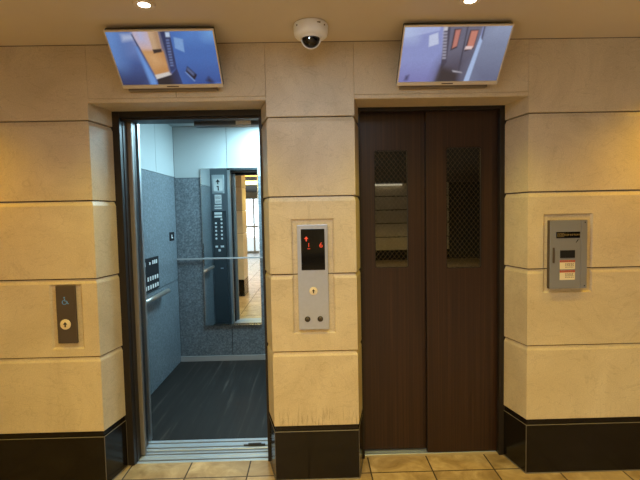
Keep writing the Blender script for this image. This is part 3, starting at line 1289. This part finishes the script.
FULL = [(0, 0), (1, 0), (1, 1), (0, 1)]
left_pic = [
    (srgb(70, 96, 158), FULL),
    (srgb(104, 146, 212), [(0, 1), (0.16, 1), (0.16, 0.9), (0.05, 0.3), (0, 0.25)], 0.20),
    (srgb(112, 138, 198), [(0.17, 0.95), (0.25, 0.9), (0.30, 0.50), (0.16, 0.60)], 0.15),
    (srgb(46, 58, 100), [(0.0, 0.24), (0.27, 0.20), (0.31, 0.0), (0.0, 0.0)], 0.22),
    (srgb(178, 192, 226), [(0.138, 0.948), (0.234, 0.953), (0.257, 0.864), (0.136, 0.83)], 0.04),
    (srgb(214, 184, 182), [(0.241, 0.995), (0.495, 0.99), (0.476, 0.659), (0.296, 0.625), (0.25, 0.882)]),
    (srgb(186, 190, 228), [(0.25, 0.99), (0.38, 0.99), (0.36, 0.80), (0.27, 0.80)], 0.10),
    (srgb(200, 146, 92), [(0.272, 0.663), (0.402, 0.66), (0.505, 0.658), (0.509, 0.226), (0.351, 0.137), (0.30, 0.50)], 0.03),
    (srgb(220, 172, 122), [(0.30, 0.63), (0.41, 0.60), (0.46, 0.42), (0.36, 0.35)], 0.10),
    (srgb(206, 172, 138), [(0.382, 0.992), (0.495, 0.99), (0.482, 0.659), (0.397, 0.623)]),
    (srgb(180, 142, 108), [(0.44, 0.992), (0.495, 0.99), (0.482, 0.659), (0.45, 0.64)], 0.04),
    (srgb(52, 42, 46), [(0.393, 0.675), (0.48, 0.688), (0.48, 0.629), (0.397, 0.601)]),
    (srgb(46, 58, 96), [(0.232, 0.955), (0.246, 0.945), (0.30, 0.55), (0.352, 0.13), (0.335, 0.13), (0.28, 0.55)]),
    (srgb(110, 156, 226), [(0.24, 0.72), (0.258, 0.72), (0.345, 0.117), (0.351, 0.001), (0.304, 0.002)], 0.03),
    (srgb(42, 40, 48), [(0.356, 0.108), (0.516, 0.202), (0.585, 0.324), (0.64, 0.003), (0.357, 0.001)]),
    (srgb(222, 214, 206), [(0.348, 0.19), (0.498, 0.251), (0.515, 0.194), (0.356, 0.108)]),
    (srgb(46, 58, 100), [(0.491, 0.99), (0.609, 0.991), (0.585, 0.324), (0.505, 0.227)]),
    (srgb(120, 120, 140), [(0.491, 0.99), (0.503, 0.99), (0.514, 0.24), (0.505, 0.227)]),
    (srgb(70, 114, 190), [(0.609, 0.991), (1.0, 1.0), (1.0, 0), (0.64, 0.003), (0.585, 0.324)]),
    (srgb(52, 84, 156), [(0.62, 0.25), (1.0, 0.16), (1.0, 0), (0.64, 0.003)], 0.26),
    (srgb(92, 144, 218), [(0.70, 1.0), (1.0, 1.0), (1.0, 0.80), (0.72, 0.88)], 0.22),
    (srgb(118, 172, 232), [(0.92, 1.0), (1.0, 1.0), (1.0, 0.80), (0.93, 0.88)], 0.14),
    (srgb(128, 170, 226), [(0.624, 0.892), (0.705, 0.854), (0.695, 0.617), (0.613, 0.693)]),
    (srgb(24, 28, 52), [(0.689, 0.357), (0.769, 0.181), (0.73, 0.068), (0.659, 0.239)]),
    (srgb(130, 164, 226), [(0.655, 0.235), (0.662, 0.25), (0.737, 0.062), (0.728, 0.050)]),
    (srgb(110, 132, 186), [(0.690, 0.31), (0.735, 0.21), (0.730, 0.18), (0.685, 0.28)], 0.03),
    (srgb(24, 30, 60), [(0.88, 0.138), (0.921, 0.031), (0.887, 0.006), (0.852, 0.065)], 0.04),
    (srgb(100, 140, 216), [(0.93, 0.01), (1.0, 0.15), (1.0, 0.10), (0.945, 0.005)]),
    (srgb(196, 216, 244), [(0.556, 0.981), (0.594, 0.981), (0.59, 0.896), (0.552, 0.897)]),
] + [(srgb(118, 140, 194), [(0.548 - 0.0022 * k, 0.85 - 0.052 * k), (0.575 - 0.0022 * k, 0.852 - 0.052 * k), (0.574 - 0.0022 * k, 0.83 - 0.052 * k), (0.547 - 0.0022 * k, 0.828 - 0.052 * k)], 0.014) for k in range(10)]
right_pic = [
    (srgb(148, 158, 214), FULL),
    (srgb(176, 188, 234), [(0, 1.0), (0.33, 1), (0.33, 0.935), (0.0, 0.621)]),
    (srgb(188, 204, 242), [(0, 1.0), (0.12, 1), (0.10, 0.8), (0.0, 0.75)], 0.16),
    (srgb(130, 130, 190), [(0, 0.18), (0.40, 0.22), (0.40, 0.20), (0.317, 0.0), (0, 0)], 0.22),
    (srgb(205, 214, 244), [(0.238, 0.85), (0.316, 0.9), (0.341, 0.703), (0.25, 0.651)]),
    (srgb(112, 112, 134), [(0.396, 0.998), (0.74, 1), (0.72, 0.746), (0.628, 0.001), (0.317, 0.0), (0.401, 0.305)]),
    (srgb(84, 80, 98), [(0.43, 0.42), (0.68, 0.50), (0.628, 0.001), (0.317, 0.0), (0.401, 0.305)], 0.18),
    (srgb(74, 72, 92), [(0.334, 0.997), (0.402, 0.998), (0.452, 0.362), (0.409, 0.226)]),
    (srgb(60, 54, 60), [(0.401, 0.305), (0.59, 0.161), (0.639, 0.001), (0.317, 0.0)], 0.06),
    (srgb(60, 50, 62), [(0.464, 0.955), (0.530, 0.962), (0.524, 0.63), (0.465, 0.58)]),
    (srgb(200, 130, 120), [(0.478, 0.937), (0.524, 0.946), (0.519, 0.66), (0.478, 0.62)]),
    (srgb(66, 54, 64), [(0.614, 0.935), (0.696, 0.94), (0.686, 0.61), (0.602, 0.555)]),
    (srgb(208, 136, 120), [(0.626, 0.919), (0.69, 0.924), (0.681, 0.63), (0.618, 0.60)]),
    (srgb(240, 214, 214), [(0.607, 0.655), (0.675, 0.655), (0.668, 0.60), (0.600, 0.60)]),
    (srgb(60, 60, 78), [(0.575, 0.996), (0.586, 0.996), (0.597, 0.141), (0.584, 0.141)]),
    (srgb(190, 186, 196), [(0.524, 0.215), (0.619, 0.18), (0.632, 0.156), (0.537, 0.183)]),
    (srgb(132, 142, 172), [(0.74, 1), (1, 1.0), (1.0, 0), (0.694, 0.003), (0.743, 0.746)]),
    (srgb(110, 116, 146), [(0.72, 0.35), (1, 0.25), (1.0, 0), (0.694, 0.003)], 0.25),
    (srgb(160, 172, 204), [(0.80, 1), (1, 1.0), (1.0, 0.82), (0.82, 0.88)], 0.22),
    (srgb(178, 200, 240), [(0.724, 0.835), (0.751, 0.745), (0.694, 0.003), (0.628, 0.001)]),
    (srgb(70, 72, 92), [(0.735, 1), (0.748, 1), (0.750, 0.76), (0.735, 0.80)]),
    (srgb(206, 204, 216), [(0.358, 0.996), (0.396, 0.995), (0.400, 0.93), (0.362, 0.925)]),
    (srgb(60, 60, 96), [(0.07, 0.114), (0.1, 0.133), (0.09, 0.039), (0.061, 0.032)], 0.03),
] + [(srgb(180, 178, 198), [(0.362 + 0.005 * k, 0.90 - 0.055 * k), (0.402 + 0.004 * k, 0.90 - 0.055 * k), (0.403 + 0.004 * k, 0.872 - 0.055 * k), (0.364 + 0.005 * k, 0.872 - 0.055 * k)], 0.016) for k in range(9)]
monitor(-0.7336, 0.508, 2.3775, 2.1835, -0.247, -0.06, left_pic, 'left monitor above the open lift, screen showing an orange floor between blue walls')
monitor(0.7000, 0.5180, 2.3805, 2.1767, -0.248, -0.06, right_pic, 'right monitor above the closed lift, screen showing grey doors with two windows')

# ------------------------------------------------------------------ security camera
sc = empty('security_camera', (-0.0115, -0.212, CEIL))
tag(sc, 'white dome security camera on the ceiling between the two monitors', 'security camera')
C3 = (-0.0115, -0.212, CEIL)
bm = bmesh.new()
lathe(bm, C3, [(0.077, 0.0), (0.082, -0.003), (0.084, -0.010), (0.083, -0.040), (0.080, -0.052), (0.072, -0.060), (0.056, -0.063)], n=40)
bs = part('base', bm, BRIGHTW, sc)
bm = bmesh.new()
lathe(bm, C3, [(0.058, -0.058), (0.0535, -0.065), (0.0500, -0.070), (0.0470, -0.070), (0.0470, -0.055)], n=40)
part('shroud', bm, BRIGHTW, sc)
bm = bmesh.new()
Rd, zc = 0.0435, -0.066
lathe(bm, C3, [(Rd * 0.9, -0.050), (Rd, zc)] + [(Rd * math.cos(t), zc - Rd * math.sin(t)) for t in [i * math.pi / 2 / 10 for i in range(1, 10)]] + [(0.002, zc - Rd)], n=36)
part('dome', bm, BLACKGLOSS, sc, label='smoked black dome')
# white front yoke that frames the dome's lower half
bm = bmesh.new()
prof = []
for i in range(13):
    t = -0.12 + i * (math.pi + 0.24) / 12
    prof.append((math.cos(t), math.sin(t)))
rings = []
for c_, s_ in prof:
    q = []
    for r, yy in ((0.0440, 0.002), (0.0500, 0.002), (0.0500, 0.014), (0.0440, 0.014)):
        q.append(bm.verts.new((C3[0] + r * c_, C3[1] + yy, C3[2] + zc + 0.004 - r * s_)))
    rings.append(q)
for a, b in zip(rings, rings[1:]):
    for i in range(4):
        bm.faces.new((a[i], a[(i + 1) % 4], b[(i + 1) % 4], b[i]))
bm.faces.new(rings[0])
bm.faces.new(rings[-1])
part('yoke', bm, BRIGHTW, sc)
bm = bmesh.new()
cyl(bm, (C3[0] - 0.008, C3[1] - 0.0405, CEIL - 0.078), (C3[0] - 0.008, C3[1] - 0.0445, CEIL - 0.0785), 0.005, n=16)
part('lens', bm, CHROME, sc)
for a in (-0.9, 0.9):
    bm = bmesh.new()
    px, py = C3[0] + 0.0815 * math.sin(a), C3[1] - 0.0815 * math.cos(a)
    cyl(bm, (px, py, CEIL - 0.022), (px + 0.003 * math.sin(a), py - 0.003 * math.cos(a), CEIL - 0.022), 0.004, n=12)
    part('screw', bm, DSTEEL, bs)
bm = bmesh.new()
box(bm, C3[0] + 0.030, C3[0] + 0.046, C3[1] - 0.0785, C3[1] - 0.068, CEIL - 0.021, CEIL - 0.017)
part('maker_mark', bm, DSTEEL, bs)

# ------------------------------------------------------------------ downlights
for lx, lab in ((-0.727, 'round warm downlight in the ceiling above the left monitor'), (0.684, 'round warm downlight in the ceiling above the right monitor')):
    dl = empty('downlight', (lx, -0.445, CEIL))
    tag(dl, lab, 'ceiling light', 'ceiling downlights')
    bm = bmesh.new()
    lathe(bm, (lx, -0.445, CEIL), [(0.036, 0.0), (0.047, 0.0), (0.046, -0.004), (0.040, -0.006), (0.036, -0.004)], n=36)
    part('trim_ring', bm, plain('lamp_ring', (0.75, 0.66, 0.50), 0.4), dl)
    bm = bmesh.new()
    lathe(bm, (lx, -0.445, CEIL), [(0.037, -0.0005), (0.036, -0.003), (0.02, -0.0045), (0.004, -0.005)], n=36)
    part('lamp', bm, emit('warm_lamp', (1.0, 0.86, 0.60), 14.0), dl, label='glowing lamp face')


# ------------------------------------------------------------------ call and display panels
def ring_button(parent, x, y, z, r, arrow=True):
    b = bmesh.new()
    lathe(b, (x, y, z), [(r, -0.001), (r, 0.003), (r * 0.93, 0.004), (r * 0.78, 0.004), (r * 0.76, 0.0025)], axis='Y', n=28)
    rg = part('button_ring', b, CREAM, parent)
    b = bmesh.new()
    lathe(b, (x, y, z), [(r * 0.77, -0.001), (r * 0.77, 0.003), (r * 0.70, 0.0042), (0.001, 0.0046)], axis='Y', n=28)
    bt = part('button', b, CREAM, parent, label='cream call button with a dark up arrow')
    if arrow:
        b = bmesh.new()
        k = r * 0.5
        prism_xz(b, [(x - k * .26, z - k), (x + k * .26, z - k), (x + k * .26, z), (x + k * .8, z), (x, z + k), (x - k * .8, z), (x - k * .26, z)], y - 0.0060, y - 0.0040)
        part('up_arrow', b, BLACK, bt)


# brown call plate with the wheelchair mark
px0, px1, pz0, pz1 = -1.4262, -1.3215, 0.8160, 1.1325
cp = empty('call_panel', ((px0 + px1) / 2, 0.006, pz0))
tag(cp, 'narrow brown call plate with blue wheelchair mark on the left wall', 'call panel')
bm = bmesh.new()
box(bm, px0, px1, -0.008, 0.006, pz0, pz1, bev=0.002)
pl = part('face_plate', bm, DSTEEL, cp)
ring_button(cp, -1.3805, -0.008, 0.9215, 0.0285)
bm = bmesh.new()
wx, wz, wy0, wy1 = -1.3765, 1.0490, -0.0092, -0.0078
n = 18
o_, i_ = [], []
for k in range(n):
    t = math.radians(100 + 260 * k / (n - 1))
    o_.append((wx - 0.004 + 0.0135 * math.cos(t), wz - 0.006 + 0.0135 * math.sin(t)))
    i_.append((wx - 0.004 + 0.0098 * math.cos(t), wz - 0.006 + 0.0098 * math.sin(t)))
prism_xz(bm, o_ + i_[::-1], wy0, wy1)
prism_xz(bm, [(wx - 0.0055, wz + 0.014), (wx - 0.001, wz + 0.014), (wx + 0.0015, wz + 0.002), (wx + 0.010, wz + 0.002), (wx + 0.015, wz - 0.012), (wx + 0.020, wz - 0.012), (wx + 0.020, wz - 0.0155),
              (wx + 0.0125, wz - 0.0155), (wx + 0.0075, wz - 0.002), (wx - 0.0030, wz - 0.002)], wy0, wy1)
cyl(bm, (wx - 0.004, wy0, wz + 0.020), (wx - 0.004, wy1, wz + 0.020), 0.0042, n=14)
part('wheelchair_mark', bm, BLUE, pl, label='blue wheelchair symbol')

# steel hall panel with the floor display
px0, px1, pz0, pz1 = -0.1085, 0.0585, 0.8615, 1.4370
hp = empty('hall_panel', (-0.025, 0.006, pz0))
tag(hp, 'tall steel hall panel with black floor display on the middle pier', 'call panel')
bm = bmesh.new()
box(bm, px0, px1, -0.010, 0.006, pz0, pz1, bev=0.002)
fp = part('face_plate', bm, PLATE, hp)
bm = bmesh.new()
box(bm, -0.0875, 0.0415, -0.0115, -0.008, 1.1900, 1.4145, bev=0.0006)
ds = part('display', bm, BLACKGLOSS, hp)
ya = -0.0116
bm = bmesh.new()
text_bm(bm, '1', 0.033, on_wall(-0.0455, ya, 1.3260))
box(bm, -0.0540, -0.0380, ya - 0.0005, ya + 0.0002, 1.3060, 1.3085)
part('digit', bm, RED, ds, label='glowing red digit 1')
bm = bmesh.new()
text_bm(bm, '6', 0.040, on_wall(0.0210, ya, 1.3250))
part('digit', bm, RED, ds, label='glowing red digit 6')
bm = bmesh.new()
ax, az = -0.0585, 1.3610
prism_xz(bm, [(ax - .003, az - .013), (ax + .003, az - .013), (ax + .003, az), (ax + .0115, az), (ax, az + .014), (ax - .0115, az), (ax - .003, az)], ya - 0.0006, ya + 0.0002)
part('direction_arrow', bm, RED, ds, label='glowing red up arrow')
ring_button(hp, -0.0250, -0.010, 1.0745, 0.0225)
for kx, kn in ((-0.0605, 0.0), (0.0095, 0.4)):
    bm = bmesh.new()
    lathe(bm, (kx, -0.010, 0.9195), [(0.0155, -0.001), (0.0155, 0.003), (0.0120, 0.004), (0.0100, 0.002)], axis='Y', n=24)
    ks = part('key_switch', bm, BLACK, hp, label='black ringed key switch')
    bm = bmesh.new()
    lathe(bm, (kx, -0.010, 0.9195), [(0.0102, -0.001), (0.0102, 0.0035), (0.001, 0.0040)], axis='Y', n=20)
    kb = part('key_barrel', bm, DSTEEL, ks)
    bm = bmesh.new()
    box(bm, kx - 0.0013, kx + 0.0013, -0.0152, -0.0138, 0.9195 - 0.006 + kn * 0.002, 0.9195 + 0.006)
    part('key_slot', bm, BLACK, ks)

# steel intercom box on the right wall
px0, px1, pz0, pz1 = 1.2710, 1.4780, 1.0585, 1.4350
ic = empty('wall_control_box', (1.37, 0.006, pz0))
tag(ic, 'dark steel control box with two white notices on the right wall', 'control box')
bm = bmesh.new()
box(bm, px0, px1, -0.020, 0.006, pz0, pz1, bev=0.002)
part('casing', bm, DSTEEL, ic)
PLATE2 = plain('grey_steel_cover', (0.29, 0.30, 0.345), 0.32, 0.35)
yf = -0.0235
bm = bmesh.new()
box(bm, px0 + 0.001, 1.4425, yf, -0.019, pz0 + 0.001, pz1 - 0.001, bev=0.001)
cv = part('cover_door', bm, PLATE2, ic)
bm = bmesh.new()
box(bm, 1.4440, px1 - 0.001, yf, -0.019, pz0 + 0.001, pz1 - 0.001, bev=0.001)
ed = part('side_strip', bm, PLATE2, ic)
for zz in (pz0 + 0.014, pz1 - 0.014):
    bm = bmesh.new()
    cyl(bm, (1.4640, yf + 0.001, zz), (1.4640, yf - 0.002, zz), 0.0035, n=12)
    part('screw', bm, BLACK, ed)


def px_to_x(c):      # from the 480-pixel detail of the box, 55 image pixels wide
    return px0 + (c - 75) * (px1 - px0) / (408 - 75)


bm = bmesh.new()
box(bm, 1.3050, 1.4360, yf - 0.002, yf + 0.001, 1.3370, 1.3710, bev=0.0006)
dp = part('display', bm, BLACKGLOSS, ic)
AMBER = plain('amber_print', (0.26, 0.19, 0.075), 0.5)
bm = bmesh.new()
rnd = random.Random(4)
yk = yf - 0.0024
x = 1.3110
while x < 1.430:
    big = x < 1.338
    wd = 0.010 if big else 0.0065
    z1_, z0_ = (1.3640, 1.3440) if big else (1.3590, 1.3490)
    box(bm, x, x + wd, yk, yk + 0.0006, z1_ - 0.002, z1_)
    box(bm, x, x + wd, yk, yk + 0.0006, (z0_ + z1_) / 2 - 0.001, (z0_ + z1_) / 2 + 0.001)
    if rnd.random() < 0.7:
        box(bm, x, x + wd, yk, yk + 0.0006, z0_, z0_ + 0.002)
    for q in ((0.0, wd - 0.0018) if big else (rnd.choice((0.0, wd / 2 - 0.001, wd - 0.002)),)):
        box(bm, x + q, x + q + 0.0018, yk, yk + 0.0006, z0_, z1_)
    x += wd + (0.003 if big else 0.0035)
part('display_print', bm, AMBER, dp)
bm = bmesh.new()
box(bm, 1.3275, 1.4095, yf - 0.002, yf + 0.001, 1.2280, 1.2700, bev=0.0006)
wn_ = part('reader_window', bm, BLACK, ic)
bm = bmesh.new()
for k in range(7):
    xx = 1.3320 + k * 0.0110
    box(bm, xx, xx + 0.007, yf - 0.0028, yf - 0.0018, 1.2310, 1.2670)
part('window_rib', bm, BLACK, wn_)
bm = bmesh.new()
box(bm, 1.2860, 1.2960, yf - 0.005, yf + 0.001, 1.2010, 1.2860, bev=0.002)
part('pull_handle', bm, DSTEEL, cv)
bm = bmesh.new()
prism_xz(bm, [(1.4130, 1.3110), (1.4160, 1.3100), (1.4290, 1.3270), (1.4250, 1.3300)], yf - 0.0006, yf + 0.0003)
part('paint_chip', bm, BLACK, cv)
REDP = plain('red_print', (0.50, 0.06, 0.035), 0.5)
GREY = plain('grey_print', (0.22, 0.20, 0.17), 0.6)
PAPER = plain('notice_paper', (0.74, 0.68, 0.52), 0.5)
for zb, zt in ((1.1660, 1.2150), (1.1070, 1.1590)):
    bm = bmesh.new()
    box(bm, 1.3265, 1.4100, yf - 0.0008, yf + 0.0004, zb, zt)
    st = part('notice_sticker', bm, PAPER, ic, label='white notice sticker with a red heading')
    bm = bmesh.new()
    box(bm, 1.3265, 1.4100, yf - 0.0013, yf - 0.0007, zt - 0.011, zt)
    part('red_heading', bm, REDP, st)
    bm = bmesh.new()
    for i, zz in enumerate((0.018, 0.024, 0.030, 0.038)):
        xx = 1.3560
        while xx < 1.402:
            wd = rnd.uniform(0.004, 0.010)
            box(bm, xx, min(xx + wd, 1.404), yf - 0.0012, yf - 0.0007, zt - zz - 0.0018, zt - zz + 0.0018)
            xx += wd + 0.003
    for k in range(6):
        box(bm, 1.333 + k * 0.012, 1.333 + k * 0.012 + 0.008, yf - 0.0016, yf - 0.0012, zt - 0.0075, zt - 0.0035)
    part('print_lines', bm, GREY, st)
